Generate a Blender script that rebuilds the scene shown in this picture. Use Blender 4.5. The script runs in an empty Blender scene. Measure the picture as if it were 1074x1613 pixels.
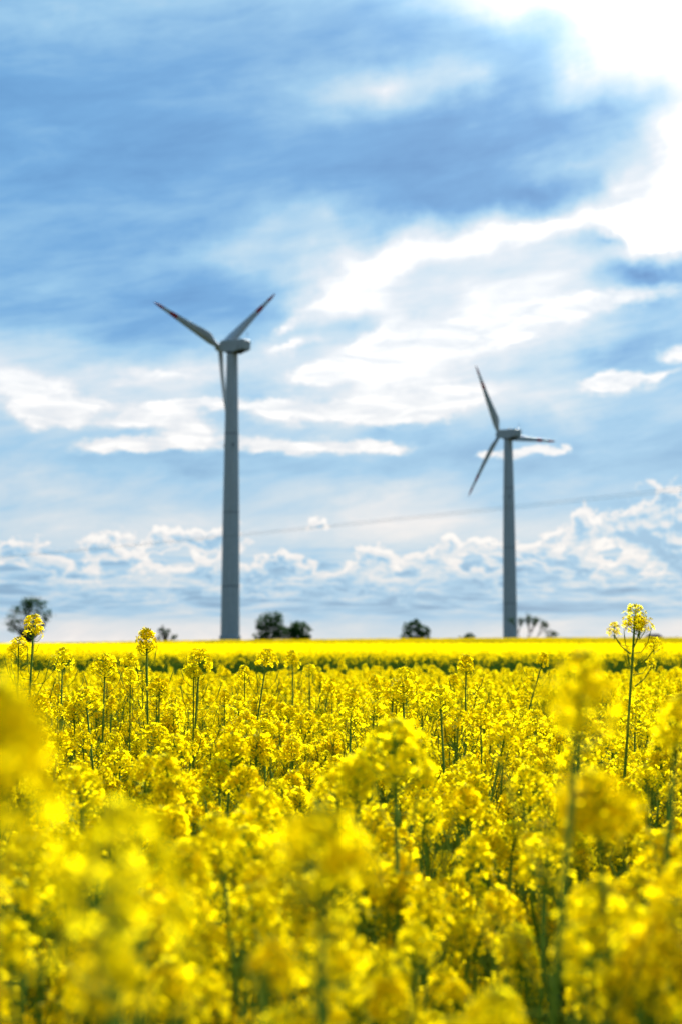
import bpy, bmesh, math, random
import numpy as np
from mathutils import Vector, Matrix, Euler

scene = bpy.context.scene
COL = scene.collection

# ------------------------------------------------------------------ camera
F_PX = 2240.0                      # focal length in photograph pixels (50 mm on a 36 mm high frame)
PW, PH = 1074.0, 1613.0
HORIZON = 1014.0
EYE = 1.45
PITCH = math.atan((HORIZON - PH / 2) / F_PX)
cam_data = bpy.data.cameras.new("camera")
cam = bpy.data.objects.new("camera", cam_data)
COL.objects.link(cam)
cam.location = (0, 0, EYE)
cam.rotation_euler = (math.pi / 2 + PITCH, 0, 0)
cam_data.sensor_fit = 'VERTICAL'
cam_data.sensor_height = 36.0
cam_data.lens = 50.0
cam_data.clip_start = 0.02
cam_data.clip_end = 9000
cam_data.dof.use_dof = True
cam_data.dof.focus_distance = 3.5
cam_data.dof.aperture_fstop = 4.8
cam_data.dof.aperture_blades = 9
scene.camera = cam

# ------------------------------------------------------------------ view
scene.view_settings.view_transform = 'Standard'
scene.view_settings.look = 'None'
EXPO = 1.45
scene.view_settings.exposure = EXPO
scene.view_settings.gamma = 1.0
scene.view_settings.use_curve_mapping = False
scene.cycles.max_bounces = 10
scene.cycles.diffuse_bounces = 6
scene.cycles.transmission_bounces = 8
scene.cycles.sample_clamp_indirect = 6.0

# ------------------------------------------------------------------ sun
SUN_ELEV, SUN_AZ = math.radians(35), math.radians(15)    # azimuth clockwise from +Y
sd = bpy.data.lights.new("sun", 'SUN')
sd.energy = 4.0
sd.angle = math.radians(14)
sd.color = (1.0, 0.95, 0.86)
sun = bpy.data.objects.new("sun", sd)
COL.objects.link(sun)
sdir = Vector((math.sin(SUN_AZ) * math.cos(SUN_ELEV), math.cos(SUN_AZ) * math.cos(SUN_ELEV), math.sin(SUN_ELEV)))
sun.rotation_euler = sdir.to_track_quat('Z', 'Y').to_euler()
sun.location = sdir * 100


def px_ray(px, py):
    """direction of a photograph pixel in the world"""
    v = Vector((px - PW / 2, PH / 2 - py, -F_PX))
    return (cam.rotation_euler.to_matrix() @ v).normalized()


def at(px, py, depth):
    """world point seen at a photograph pixel, at distance depth along +Y"""
    r = px_ray(px, py)
    return Vector((0, 0, EYE)) + r * (depth / r.y)


def lin(r, g, b):
    f = lambda c: (c / 255 / 12.92) if c / 255 <= 0.04045 else ((c / 255 + 0.055) / 1.055) ** 2.4
    return (f(r), f(g), f(b), 1.0)


# ------------------------------------------------------------------ sky
class NT:
    """tiny expression builder for node trees"""
    def __init__(s, tree):
        s.t = tree

    def new(s, typ, **kw):
        n = s.t.nodes.new(typ)
        for k, v in kw.items():
            setattr(n, k, v)
        return n

    def link(s, a, b):
        s.t.links.new(a, b)

    def put(s, v, sock):
        if isinstance(v, S):
            s.t.links.new(v.o, sock)
        else:
            sock.default_value = v

    def math(s, op, *a, clamp=False):
        n = s.new('ShaderNodeMath', operation=op, use_clamp=clamp)
        for i, v in enumerate(a):
            s.put(v, n.inputs[i])
        return S(s, n.outputs[0])

    def comb(s, x, y, z=0.0):
        n = s.new('ShaderNodeCombineXYZ')
        for i, v in enumerate((x, y, z)):
            s.put(v, n.inputs[i])
        return S(s, n.outputs[0])

    def noise(s, vec, scale=1.0, detail=4.0, rough=0.5, dist=0.0, lac=2.0):
        n = s.new('ShaderNodeTexNoise')
        s.put(vec, n.inputs['Vector'])
        n.inputs['Scale'].default_value = scale
        n.inputs['Detail'].default_value = detail
        n.inputs['Roughness'].default_value = rough
        n.inputs['Distortion'].default_value = dist
        n.inputs['Lacunarity'].default_value = lac
        return S(s, n.outputs['Fac'])

    def smooth(s, v, a, b, lo=0.0, hi=1.0):
        n = s.new('ShaderNodeMapRange', interpolation_type='SMOOTHSTEP')
        s.put(v, n.inputs[0])
        for i, x in enumerate((a, b, lo, hi)):
            s.put(x, n.inputs[i + 1])
        return S(s, n.outputs[0])

    def blob(s, vec, x, y, sx, sy, rot=0.0):
        """soft elliptical bump, 1 in the middle and 0 at the rim"""
        m = s.new('ShaderNodeMapping', vector_type='TEXTURE')
        s.put(vec, m.inputs['Vector'])
        m.inputs['Location'].default_value = (x, y, 0)
        m.inputs['Rotation'].default_value = (0, 0, math.radians(rot))
        m.inputs['Scale'].default_value = (sx, sy, 1)
        g = s.new('ShaderNodeTexGradient', gradient_type='QUADRATIC_SPHERE')
        s.link(m.outputs[0], g.inputs[0])
        return S(s, g.outputs['Fac'])

    def ramp(s, v, stops, interp='EASE'):
        n = s.new('ShaderNodeValToRGB')
        n.color_ramp.interpolation = interp
        e = n.color_ramp.elements
        while len(e) < len(stops):
            e.new(0.5)
        for i, (p, c) in enumerate(stops):
            e[i].position = p
            e[i].color = c
        s.put(v, n.inputs[0])
        return S(s, n.outputs[0])

    def mix(s, f, a, b):
        n = s.new('ShaderNodeMix', data_type='RGBA')
        s.put(f, n.inputs[0])
        s.put(a, n.inputs[6])
        s.put(b, n.inputs[7])
        return S(s, n.outputs[2])


class S:
    def __init__(s, nt, o):
        s.nt, s.o = nt, o
    def __add__(s, b): return s.nt.math('ADD', s, b)
    def __radd__(s, b): return s.nt.math('ADD', s, b)
    def __sub__(s, b): return s.nt.math('SUBTRACT', s, b)
    def __rsub__(s, b): return s.nt.math('SUBTRACT', b, s)
    def __mul__(s, b): return s.nt.math('MULTIPLY', s, b)
    def __rmul__(s, b): return s.nt.math('MULTIPLY', s, b)
    def madd(s, a, b): return s.nt.math('MULTIPLY_ADD', s, a, b)


def sky_uv(px, py):
    """azimuth and elevation of a photograph pixel, both in 1/100 rad"""
    r = px_ray(px, py)
    return math.atan2(r.x, r.y) * 100, math.asin(r.z) * 100


def build_world():
    world = bpy.data.worlds.new("World")
    scene.world = world
    world.use_nodes = True
    t = world.node_tree
    t.nodes.clear()
    N = NT(t)
    out = N.new('ShaderNodeOutputWorld')
    tc = N.new('ShaderNodeTexCoord')
    sep = N.new('ShaderNodeSeparateXYZ')
    N.link(tc.outputs['Generated'], sep.inputs[0])
    dx, dy, dz = (S(N, sep.outputs[i]) for i in range(3))
    az = N.math('ARCTAN2', dx, dy) * 100.0
    el = N.math('ARCSINE', dz) * 100.0
    # photograph pixels are about 22.4 per unit; clouds are laid out by azimuth and elevation
    K = 100.0 / F_PX

    P0 = N.comb(az, el)
    w1 = N.noise(P0, 0.16, 5, 0.55)
    w2 = N.noise(N.comb(az + 71.3, el + 13.7), 0.16, 5, 0.55)
    # big soft warp, stretched along the wind (clouds rise a little to the right)
    soft = N.comb(w1.madd(9.0, az - 4.5), w2.madd(5.0, el - 2.5))
    f1 = N.noise(P0, 0.55, 6, 0.6)
    f2 = N.noise(N.comb(az * 0.5 + 31.0, el + 55.0), 0.8, 6, 0.62)
    crisp = N.comb(f1.madd(4.5, az - 2.25), f2.madd(1.9, el - 0.95))

    def field(vec, lst, start):
        acc = start
        for (px, py, sx, sy, rot, amp) in lst:
            u, v = sky_uv(px, py)
            b = N.blob(vec, u, v, sx * K, sy * K, rot)
            acc = b.madd(amp, acc)
        return acc

    # --- veil of soft high cloud: one brightness field, then a colour by brightness
    base = N.ramp(N.math('DIVIDE', el, 45.0), [
        (0.0, (0.78,) * 3 + (1,)), (0.02, (0.70,) * 3 + (1,)), (0.055, (0.46,) * 3 + (1,)), (0.10, (0.46,) * 3 + (1,)), (0.175, (0.60,) * 3 + (1,)),
        (0.22, (0.46,) * 3 + (1,)), (0.31, (0.44,) * 3 + (1,)), (0.42, (0.42,) * 3 + (1,)), (0.52, (0.26,) * 3 + (1,)),
        (0.80, (0.22,) * 3 + (1,)), (1.0, (0.30,) * 3 + (1,))])
    sv = N.new('ShaderNodeSeparateColor')
    N.link(base.o, sv.inputs[0])
    base = S(N, sv.outputs[0])
    soft_blobs = [
        # px, py, radius x, radius y, rotation, amount
        (1120, 0, 300, 210, 0, 1.5), (820, -20, 260, 120, 0, 0.8), (1170, 330, 250, 230, 0, 1.8), (1130, 200, 240, 240, 0, 0.75), (960, 100, 190, 90, 10, 0.22), (1000, 10, 200, 100, 0, 0.5), (1080, 365, 260, 90, 5, 0.9),
        (975, 285, 130, 80, 20, 0.5), (900, 250, 190, 70, 10, 0.3), (740, 130, 120, 40, 12, .25), (940, 130, 230, 120, 10, .28), (650, 830, 420, 90, 0, .12), (900, 170, 120, 50, 20, .15),
        (840, 365, 420, 62, 3, 0.75), (600, 400, 300, 80, 8, 0.5), (610, 140, 260, 80, 10, 0.55), (460, 120, 260, 90, 10, 0.14),
        (420, 360, 330, 80, 20, 0.28), (560, 470, 170, 160, 0, 0.5), (480, 500, 130, 60, 30, 0.35),
        (760, 470, 520, 190, 0, 0.62), (900, 420, 300, 80, 0, 0.3), (640, 590, 460, 150, 6, 0.5), (850, 640, 300, 60, 0, .2),
        (100, 30, 420, 80, 12, 0.20), (520, -20, 620, 90, 0, .2), (60, 460, 240, 70, 5, 0.12), (40, 520, 200, 50, 0, 0.10),
        (0, 600, 260, 130, 0, 0.35), (330, 590, 330, 60, 8, 0.35), (210, 640, 300, 60, 5, 0.2),
        (100, 770, 420, 100, 0, 0.25), (600, 790, 420, 80, 0, 0.22),
        (60, 300, 500, 260, 0, -0.02), (640, 250, 420, 120, 5, -0.10), (880, 200, 260, 60, 5, -0.12), (300, 480, 300, 90, 5, -0.10), (330, 400, 200, 50, 15, .16), (520, 330, 140, 50, 0, .25), (130, 540, 260, 40, 5, .15), (250, 575, 300, 40, 8, .3),
        (100, 520, 330, 60, 0, -0.08), (980, 385, 130, 36, 0, -0.7), (1040, 440, 200, 55, -5, -0.75), (560, 520, 90, 40, 10, -.3), (850, 300, 260, 60, 5, -0.2),
        (960, 560, 260, 60, 5, -0.25), (700, 720, 300, 40, 0, -0.1), (300, 730, 500, 40, 0, -0.08), (600, 325, 300, 40, 0, -0.1),
    ]
    T = field(soft, soft_blobs, base)
    str1 = N.noise(N.comb(az * 0.30 - el * 0.10, el * 1.0 + az * -0.12), 0.36, 7, 0.6, 0.4)
    str2 = N.noise(N.comb(az * 0.5, el), 0.13, 4, 0.5)
    str3 = N.noise(N.comb(az * 0.22 - el * 0.08, el * 1.1 + az * -0.16), 1.1, 7, 0.62, 0.6)
    T = T + (str1 - 0.5) * N.smooth(el, 10.0, 26.0, 0.60, 0.42) + (str2 - 0.5) * 0.35 + (str3 - 0.5) * N.smooth(el, 10.0, 16.0, 0.12, 0.28) * N.smooth(el, 30.0, 22.0, 0.55, 1.0)
    # long flat bars of cloud low over the horizon
    bars = N.noise(N.comb(az * 0.16, el * 1.5), 1.0, 6, 0.6, 0.5)
    T = T + (bars - 0.52) * 1.7 * N.smooth(el, 1.0, 3.0) * N.smooth(el, 7.5, 4.5)

    # --- smooth lens-shaped clouds with a definite edge
    lens = [
        (60, 632, 120, 58, -4, 1.3), (100, 660, 90, 30, 0, 0.6), (20, 600, 130, 40, 0, .8),
        (230, 655, 150, 34, 8, 1.1), (150, 640, 90, 16, 10, .6), (330, 635, 160, 16, 2, 0.9), (260, 590, 240, 26, 8, .55),
        (210, 702, 190, 24, 2, 1.25), (300, 680, 110, 44, 0, .8), (460, 702, 210, 26, -1, 1.1), (590, 704, 120, 22, -4, 1.1),
        (560, 648, 260, 40, 4, 1.15), (440, 640, 130, 26, 4, .8), (700, 620, 230, 50, 4, .75), (640, 660, 150, 26, 2, .7),
        (520, 585, 170, 38, 12, 1.1), (660, 548, 240, 44, 9, 1.3), (780, 520, 260, 52, 6, 1.1), (950, 470, 260, 40, 3, .8), (600, 520, 120, 30, 30, .5),
        (965, 603, 95, 32, 4, 1.5), (1040, 590, 90, 16, 3, .6), (1090, 555, 110, 30, 4, .9),
        (840, 711, 78, 16, 2, 1.5), (770, 716, 60, 9, 2, .7), (890, 705, 30, 9, 10, .8),
        (460, 545, 90, 26, 25, .7), (450, 515, 70, 24, 30, .7),
    ]
    Lf = field(crisp, lens, 0.0)
    Lf = (N.noise(N.comb(az * 0.35, el), 0.7, 6, 0.62) - 0.5) * 0.5 + Lf
    Lm = N.smooth(Lf, 0.08, 0.55)
    lens_b = 0.90 + (N.noise(N.comb(az * 0.3, el * 1.3), 0.9, 6, 0.62, 0.5) - 0.5) * 0.7
    T = T + (lens_b - T) * Lm * 0.92

    # --- heaped clouds over the horizon: bright thin rims, grey-blue bodies
    cu = [
        (60, 880, 200, 62, 0, 1.0), (250, 860, 130, 50, 0, 1.0), (330, 850, 90, 50, 0, 1.2), (150, 870, 100, 40, 0, .6), (20, 860, 70, 34, 0, .6), (430, 895, 90, 60, 0, 1.1),
        (350, 900, 200, 56, 0, .8), (500, 830, 50, 26, 0, .6), (560, 890, 140, 64, 0, .9), (680, 880, 170, 66, 0, .8),
        (780, 870, 140, 60, 0, .8), (880, 850, 120, 60, 0, .8), (960, 830, 110, 62, 0, 1.1), (1050, 830, 140, 110, 0, 1.5), (1074, 800, 90, 60, 0, 1.0),
        (930, 890, 260, 60, 0, .7), (600, 925, 560, 50, 0, .75), (150, 935, 260, 32, 0, .7), (420, 930, 300, 40, 0, .6), (200, 905, 260, 50, 0, .5), (900, 920, 260, 50, 0, .4), (1150, 900, 260, 160, 0, 1.2), (-100, 900, 200, 80, 0, 1),
    ]
    wc1 = N.noise(P0, 1.1, 6, 0.6)
    wc2 = N.noise(N.comb(az + 17.0, el + 91.0), 1.1, 6, 0.6)
    puff = N.comb(wc1.madd(3.2, az - 1.6), wc2.madd(2.2, el - 1.1))
    Cf = field(puff, cu, 0.0)
    elm = N.math('MULTIPLY', N.math('LOGARITHM', N.math('MAXIMUM', el, -1.5) * 0.3333 + 1.0, math.e), 12.0)
    vz = N.comb(az * 0.80, elm)
    fb = N.noise(vz, 0.42, 6, 0.52, 0.2)
    Cd = N.math('MINIMUM', Cf, 1.25) * 0.75 - 0.16 + (fb - 0.5) * 2.3
    # the same field a little towards the sun gives the lit and the shaded side
    fb_s = N.noise(N.comb(az * 0.80 + 0.16, elm + 0.42), 0.42, 6, 0.52, 0.2)
    lit = N.smooth(fb - fb_s, -0.06, 0.10)
    band = N.smooth(el, 1.2, 3.0) * N.smooth(el, 15.0, 11.0)
    Cm = N.smooth(Cf, 0.02, 0.16) * N.smooth(Cd, 0.12, N.smooth(el, 3.0, 6.0, 0.75, 0.30)) * band
    body = N.smooth(Cd, 0.22, 0.62)
    cu_b = 0.90 - body * 0.62 + lit * 0.56 * N.smooth(el, 3.0, 7.0, 0.55, 1.0)
    cu_b = N.math('MINIMUM', N.math('MAXIMUM', cu_b, 0.24), 0.98)
    T = T + (cu_b - T) * Cm * 0.72

    colour = N.ramp(T, [
        (0.0, lin(82, 140, 197)), (0.22, lin(108, 168, 220)), (0.42, lin(150, 199, 234)), (0.60, lin(190, 219, 238)),
        (0.80, lin(227, 235, 243)), (0.97, lin(255, 254, 253))], 'LINEAR')
    # greyer towards the horizon, as the photograph
    grey = N.ramp(T, [
        (0.0, lin(108, 150, 186)), (0.25, lin(130, 173, 208)), (0.45, lin(158, 200, 230)), (0.62, lin(198, 216, 230)),
        (0.82, lin(235, 233, 234)), (0.97, lin(255, 251, 245))], 'LINEAR')
    low = N.smooth(el, 7.0, 24.0)
    colour = N.mix(low, grey, colour)
    # brighter than white where the sun stands behind the thin cloud
    glow_u, glow_v = math.degrees(0), 0
    g = N.blob(soft, math.degrees(0) + SUN_AZ * 100, SUN_ELEV * 100, 40, 30)
    gain = 1.0 + N.smooth(T, 0.75, 1.4) * 0.5 + g * 3.0
    # unseen sky behind the camera dimmed to darken the towers; exposure is for the field
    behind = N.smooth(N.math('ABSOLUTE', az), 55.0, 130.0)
    # unseen sky overhead, above the frame, brightened to light the crop tops
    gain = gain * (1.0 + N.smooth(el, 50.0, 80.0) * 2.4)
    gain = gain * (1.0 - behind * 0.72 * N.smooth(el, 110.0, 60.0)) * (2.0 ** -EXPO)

    sky = N.new('ShaderNodeTexSky', sky_type='NISHITA', sun_disc=False)
    sky.sun_elevation = SUN_ELEV
    sky.sun_rotation = SUN_AZ
    sky.air_density = 1.0
    sky.dust_density = 1.2
    bgs = N.new('ShaderNodeBackground')
    N.link(sky.outputs[0], bgs.inputs[0])
    bgs.inputs[1].default_value = 0.05
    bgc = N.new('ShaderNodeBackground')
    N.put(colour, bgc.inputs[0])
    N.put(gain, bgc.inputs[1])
    # cloud layer covers the half of the sky ahead; behind and overhead it breaks up over the open sky
    away = N.math('MAXIMUM', N.smooth(N.math('ABSOLUTE', az), 60.0, 120.0), N.smooth(el, 60.0, 100.0))
    broken = N.smooth(N.noise(tc_vec(N, tc), 2.2, 6, 0.6), 0.40, 0.60)
    cover = 0.94 - away * broken * 0.75
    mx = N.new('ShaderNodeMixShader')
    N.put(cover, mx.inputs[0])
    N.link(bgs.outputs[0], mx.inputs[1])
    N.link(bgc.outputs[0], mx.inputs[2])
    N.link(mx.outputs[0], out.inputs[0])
    world.cycles.sampling_method = 'MANUAL'
    world.cycles.sample_map_resolution = 512


def tc_vec(N, tc):
    return S(N, tc.outputs['Generated'])


build_world()


# ================================================================== helpers
class MB:
    """collects vertices and faces (with material slots) for one mesh object"""
    def __init__(s):
        s.v, s.f, s.m = [], [], []

    def add(s, verts, faces, mat=0, M=None):
        o = len(s.v)
        if M is not None:
            verts = [M @ Vector(p) for p in verts]
        s.v.extend([tuple(p) for p in verts])
        for k, f in enumerate(faces):
            s.f.append(tuple(i + o for i in f))
            s.m.append(mat[k] if isinstance(mat, (list, tuple)) else mat)
        return s

    def tube(s, pts, rads, n=6, mat=0, cap=True, M=None):
        pts = [Vector(p) for p in pts]
        if not hasattr(rads, '__len__'):
            rads = [rads] * len(pts)
        V, F = [], []
        ref = None
        for i, p in enumerate(pts):
            d = (pts[min(i + 1, len(pts) - 1)] - pts[max(i - 1, 0)]).normalized()
            if ref is None:
                ref = d.orthogonal().normalized()
            ref = (ref - d * ref.dot(d))
            ref = ref.normalized() if ref.length > 1e-6 else d.orthogonal().normalized()
            b = d.cross(ref)
            for k in range(n):
                a = 2 * math.pi * k / n
                V.append(p + (ref * math.cos(a) + b * math.sin(a)) * rads[i])
        for i in range(len(pts) - 1):
            for k in range(n):
                F.append((i * n + k, i * n + (k + 1) % n, (i + 1) * n + (k + 1) % n, (i + 1) * n + k))
        if cap:
            F.append(tuple(range(n))[::-1])
            F.append(tuple(range((len(pts) - 1) * n, len(pts) * n)))
        return s.add(V, F, mat, M)

    def box(s, c, size, mat=0, M=None):
        cx, cy, cz = c
        sx, sy, sz = (q / 2 for q in size)
        V = [(cx + i * sx, cy + j * sy, cz + k * sz) for i in (-1, 1) for j in (-1, 1) for k in (-1, 1)]
        F = [(0, 1, 3, 2), (4, 6, 7, 5), (0, 4, 5, 1), (2, 3, 7, 6), (0, 2, 6, 4), (1, 5, 7, 3)]
        return s.add(V, F, mat, M)

    def prism(s, prof, w, mat=0, M=None):
        """profile in XZ, extruded along Y by +-w/2"""
        n = len(prof)
        V = [(x, -w / 2, z) for x, z in prof] + [(x, w / 2, z) for x, z in prof]
        F = [tuple(range(n)), tuple(range(2 * n - 1, n - 1, -1))]
        F += [(i, i + n, (i + 1) % n + n, (i + 1) % n) for i in range(n)]
        return s.add(V, F, mat, M)

    def lathe(s, prof, n=32, mat=0, M=None):
        V, F = [], []
        for r, z in prof:
            for k in range(n):
                a = 2 * math.pi * k / n
                V.append((r * math.cos(a), r * math.sin(a), z))
        for i in range(len(prof) - 1):
            for k in range(n):
                F.append((i * n + k, i * n + (k + 1) % n, (i + 1) * n + (k + 1) % n, (i + 1) * n + k))
        F.append(tuple(range(n))[::-1])
        F.append(tuple(range((len(prof) - 1) * n, len(prof) * n)))
        return s.add(V, F, mat, M)

    def mesh(s, name, mats, smooth=False):
        me = bpy.data.meshes.new(name)
        me.from_pydata(s.v, [], s.f)
        for m in mats:
            me.materials.append(m)
        me.polygons.foreach_set('material_index', s.m)
        if smooth:
            me.polygons.foreach_set('use_smooth', [True] * len(s.f))
        me.update()
        return me

    def build(s, name, mats, parent=None, smooth=False, bevel=0.0, auto=None):
        mats = mats if isinstance(mats, (list, tuple)) else [mats]
        me = s.mesh(name, mats, smooth)
        o = link(name, me, parent)
        if auto is not None:
            me.polygons.foreach_set('use_smooth', [True] * len(s.f))
            try:
                me.set_sharp_from_angle(angle=math.radians(auto))
            except Exception:
                pass
        if bevel:
            b = o.modifiers.new('bevel', 'BEVEL')
            b.width = bevel
            b.segments = 3
            b.limit_method = 'ANGLE'
        return o


def link(name, data, parent=None, matrix=None):
    o = bpy.data.objects.new(name, data)
    COL.objects.link(o)
    if parent is not None:
        o.parent = parent
    if matrix is not None:
        o.matrix_local = matrix
    return o


def thing(name, label, cat, loc=(0, 0, 0), rz=0.0, group=None):
    o = bpy.data.objects.new(name, None)
    o.empty_display_size = 0.1
    COL.objects.link(o)
    o.location = loc
    o.rotation_euler = (0, 0, rz)
    return tag(o, label, cat, group)


def tag(o, label, cat, group=None):
    o['label'] = label
    o['category'] = cat
    if group:
        o['group'] = group
    return o


def mat(name, build):
    m = bpy.data.materials.new(name)
    m.use_nodes = True
    t = m.node_tree
    t.nodes.clear()
    N = NT(t)
    out = N.new('ShaderNodeOutputMaterial')
    sh = build(N)
    N.link(sh, out.inputs[0])
    return m


def principled(N, color, rough=0.6, spec=0.3, metal=0.0, bump=None, strength=0.3, dist=0.02):
    p = N.new('ShaderNodeBsdfPrincipled')
    N.put(color, p.inputs['Base Color'])
    N.put(rough, p.inputs['Roughness'])
    p.inputs['Specular IOR Level'].default_value = spec
    p.inputs['Metallic'].default_value = metal
    if bump is not None:
        b = N.new('ShaderNodeBump')
        b.inputs['Strength'].default_value = strength
        b.inputs['Distance'].default_value = dist
        N.put(bump, b.inputs['Height'])
        N.link(b.outputs[0], p.inputs['Normal'])
    return p.outputs[0]


def coord(N, which='Object'):
    return S(N, N.new('ShaderNodeTexCoord').outputs[which])


def rand(N):
    return S(N, N.new('ShaderNodeObjectInfo').outputs['Random'])


def thin(N, color, tcolor, rough=0.5, spec=0.2, trans=0.45, bump=None):
    """thin leaf or petal: light also passes through it"""
    a = principled(N, color, rough, spec, bump=bump, strength=0.4, dist=0.001)
    b = N.new('ShaderNodeBsdfTranslucent')
    N.put(tcolor, b.inputs['Color'])
    m = N.new('ShaderNodeMixShader')
    m.inputs[0].default_value = trans
    N.link(a, m.inputs[1])
    N.link(b.outputs[0], m.inputs[2])
    return m.outputs[0]


def c3(*c):
    return tuple(c) + (1.0,)


# ================================================================== materials
def _petal(N):
    n = N.noise(coord(N), 45.0, 2, 0.5)
    f = n * 0.6 + rand(N) * 0.4
    col = N.mix(N.smooth(f, 0.25, 0.75), c3(0.88, 0.65, 0.001), c3(0.94, 0.75, 0.003))
    tr = N.mix(N.smooth(f, 0.25, 0.75), c3(0.96, 0.73, 0.001), c3(0.99, 0.82, 0.003))
    return thin(N, col, tr, 0.8, 0.0, 0.72)


def _bud(N):
    n = N.noise(coord(N), 120.0, 2, 0.5)
    return thin(N, N.mix(n, c3(0.50, 0.48, 0.015), c3(0.75, 0.62, 0.015)), c3(0.6, 0.55, 0.01), 0.6, 0.05, 0.35)


def _stem(N):
    n = N.noise(coord(N), 14.0, 4, 0.6)
    f = n * 0.7 + rand(N) * 0.3
    col = N.mix(N.smooth(f, 0.2, 0.8), c3(0.075, 0.16, 0.015), c3(0.17, 0.27, 0.03))
    return principled(N, col, 0.8, 0.03, bump=N.noise(coord(N), 300.0, 3, 0.6), strength=0.3, dist=0.0008)


def _pod(N):
    col = N.mix(rand(N), c3(0.10, 0.18, 0.02), c3(0.18, 0.24, 0.03))
    return thin(N, col, c3(0.25, 0.32, 0.02), 0.9, 0.01, 0.25)


def _leaf(N):
    n = N.noise(coord(N), 20.0, 5, 0.6)
    f = n * 0.6 + rand(N) * 0.4
    col = N.mix(N.smooth(f, 0.25, 0.75), c3(0.028, 0.075, 0.018), c3(0.075, 0.145, 0.03))
    return thin(N, col, c3(0.14, 0.28, 0.02), 0.9, 0.02, 0.4, bump=n)


M_PETAL = mat('petal_yellow', _petal)
M_BUD = mat('bud_green_yellow', _bud)
M_STEM = mat('stem_green', _stem)
M_POD = mat('pod_green', _pod)
M_LEAF = mat('leaf_green', _leaf)


def _soil(N):
    P = coord(N)
    n = N.noise(P, 3.0, 8, 0.65)
    g = N.noise(P, 0.35, 5, 0.6)
    soil = N.mix(n, c3(0.028, 0.02, 0.012), c3(0.07, 0.052, 0.032))
    grass = N.mix(n, c3(0.018, 0.04, 0.008), c3(0.045, 0.08, 0.016))
    col = N.mix(N.smooth(g, 0.42, 0.58), soil, grass)
    return principled(N, col, 1.0, 0.0, bump=n, strength=0.6, dist=0.05)


M_GROUND = mat('ground_soil_grass', _soil)


def _canopy(N):
    P = coord(N)
    fine = N.noise(P, 9.0, 6, 0.7)
    wide = N.noise(P, 0.12, 5, 0.6)
    med = N.noise(P, 1.6, 5, 0.65)
    f = fine * 0.55 + med * 0.3 + wide * 0.35
    col = N.mix(N.smooth(f, 0.46, 0.70), c3(0.10, 0.13, 0.006), c3(0.74, 0.48, 0.001))
    col = N.mix(N.smooth(wide, 0.35, 0.7, 0.0, 0.2), col, c3(0.74, 0.50, 0.001))
    return thin(N, col, col, 1.0, 0.0, 0.30, bump=fine)


M_CANOPY = mat('flowering_canopy', _canopy)

# ================================================================== terrain
RIDGE_Y = 220.0


def ridge_z(x):
    return float(np.interp(x, [-400, -52.7, -15, 26, 53, 400], [-2.2, 0.02, 0.80, 1.12, 1.15, 0.4]))


def sstep(a, b, x):
    t = min(1.0, max(0.0, (x - a) / (b - a)))
    return t * t * (3 - 2 * t)


def ground_z(x, y):
    if y <= 30:
        return 0.0
    if y <= RIDGE_Y:
        return ridge_z(x) * sstep(30, RIDGE_Y, y)
    d = y - RIDGE_Y
    return ridge_z(x) * max(0.0, 1 - d / 900) - 0.012 * d * d / (d + 60)


def build_ground():
    ys = [-3000, -1000, -300, -100, -30, -10, -3] + list(np.arange(0, 30, 3.0)) + list(np.arange(30, 260, 8.0)) + \
         [280, 320, 380, 460, 560, 700, 900, 1200, 1600, 2200, 3000, 4500]
    xs = [-3500, -1500, -700, -400, -250] + list(np.arange(-160, 161, 8.0)) + [250, 400, 700, 1500, 3500]
    V = [(x, y, ground_z(x, y)) for y in ys for x in xs]
    n = len(xs)
    F = [(j * n + i, j * n + i + 1, (j + 1) * n + i + 1, (j + 1) * n + i) for j in range(len(ys) - 1) for i in range(n - 1)]
    mb = MB()
    mb.add(V, F)
    o = mb.build('ground', M_GROUND, smooth=True)
    o['kind'] = 'structure'


build_ground()


# ================================================================== wind turbines
def _paint(N):
    P = coord(N)
    n = N.noise(P, 0.6, 6, 0.6)
    m = N.new('ShaderNodeMapping')
    N.link(P.o, m.inputs[0])
    m.inputs['Scale'].default_value = (1.6, 1.6, 0.05)
    st = N.noise(S(N, m.outputs[0]), 1.0, 5, 0.6)
    col = N.mix(N.smooth(n * 0.5 + st * 0.5, 0.35, 0.7), c3(0.33, 0.35, 0.36), c3(0.40, 0.42, 0.43))
    return principled(N, col, 0.45, 0.35)


def _red(N):
    return principled(N, N.mix(N.noise(coord(N), 0.8, 4, 0.6), c3(0.24, 0.010, 0.016), c3(0.34, 0.014, 0.022)), 0.45, 0.35)


def _dark(N):
    return principled(N, N.mix(N.noise(coord(N), 2.0, 4, 0.6), c3(0.02, 0.022, 0.025), c3(0.05, 0.052, 0.055)), 0.6, 0.3)


def _teal(N):
    return principled(N, N.mix(N.noise(coord(N), 1.0, 3, 0.6), c3(0.02, 0.10, 0.13), c3(0.03, 0.14, 0.17)), 0.45, 0.35)


def _concrete(N):
    n = N.noise(coord(N), 1.5, 7, 0.65)
    return principled(N, N.mix(n, c3(0.22, 0.22, 0.21), c3(0.36, 0.36, 0.34)), 0.9, 0.2, bump=n, strength=0.3)


M_PAINT = mat('turbine_paint', _paint)
M_RED = mat('signal_red_paint', _red)
M_DARK = mat('dark_metal', _dark)
M_TEAL = mat('teal_paint', _teal)
M_CONC = mat('concrete', _concrete)



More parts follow.
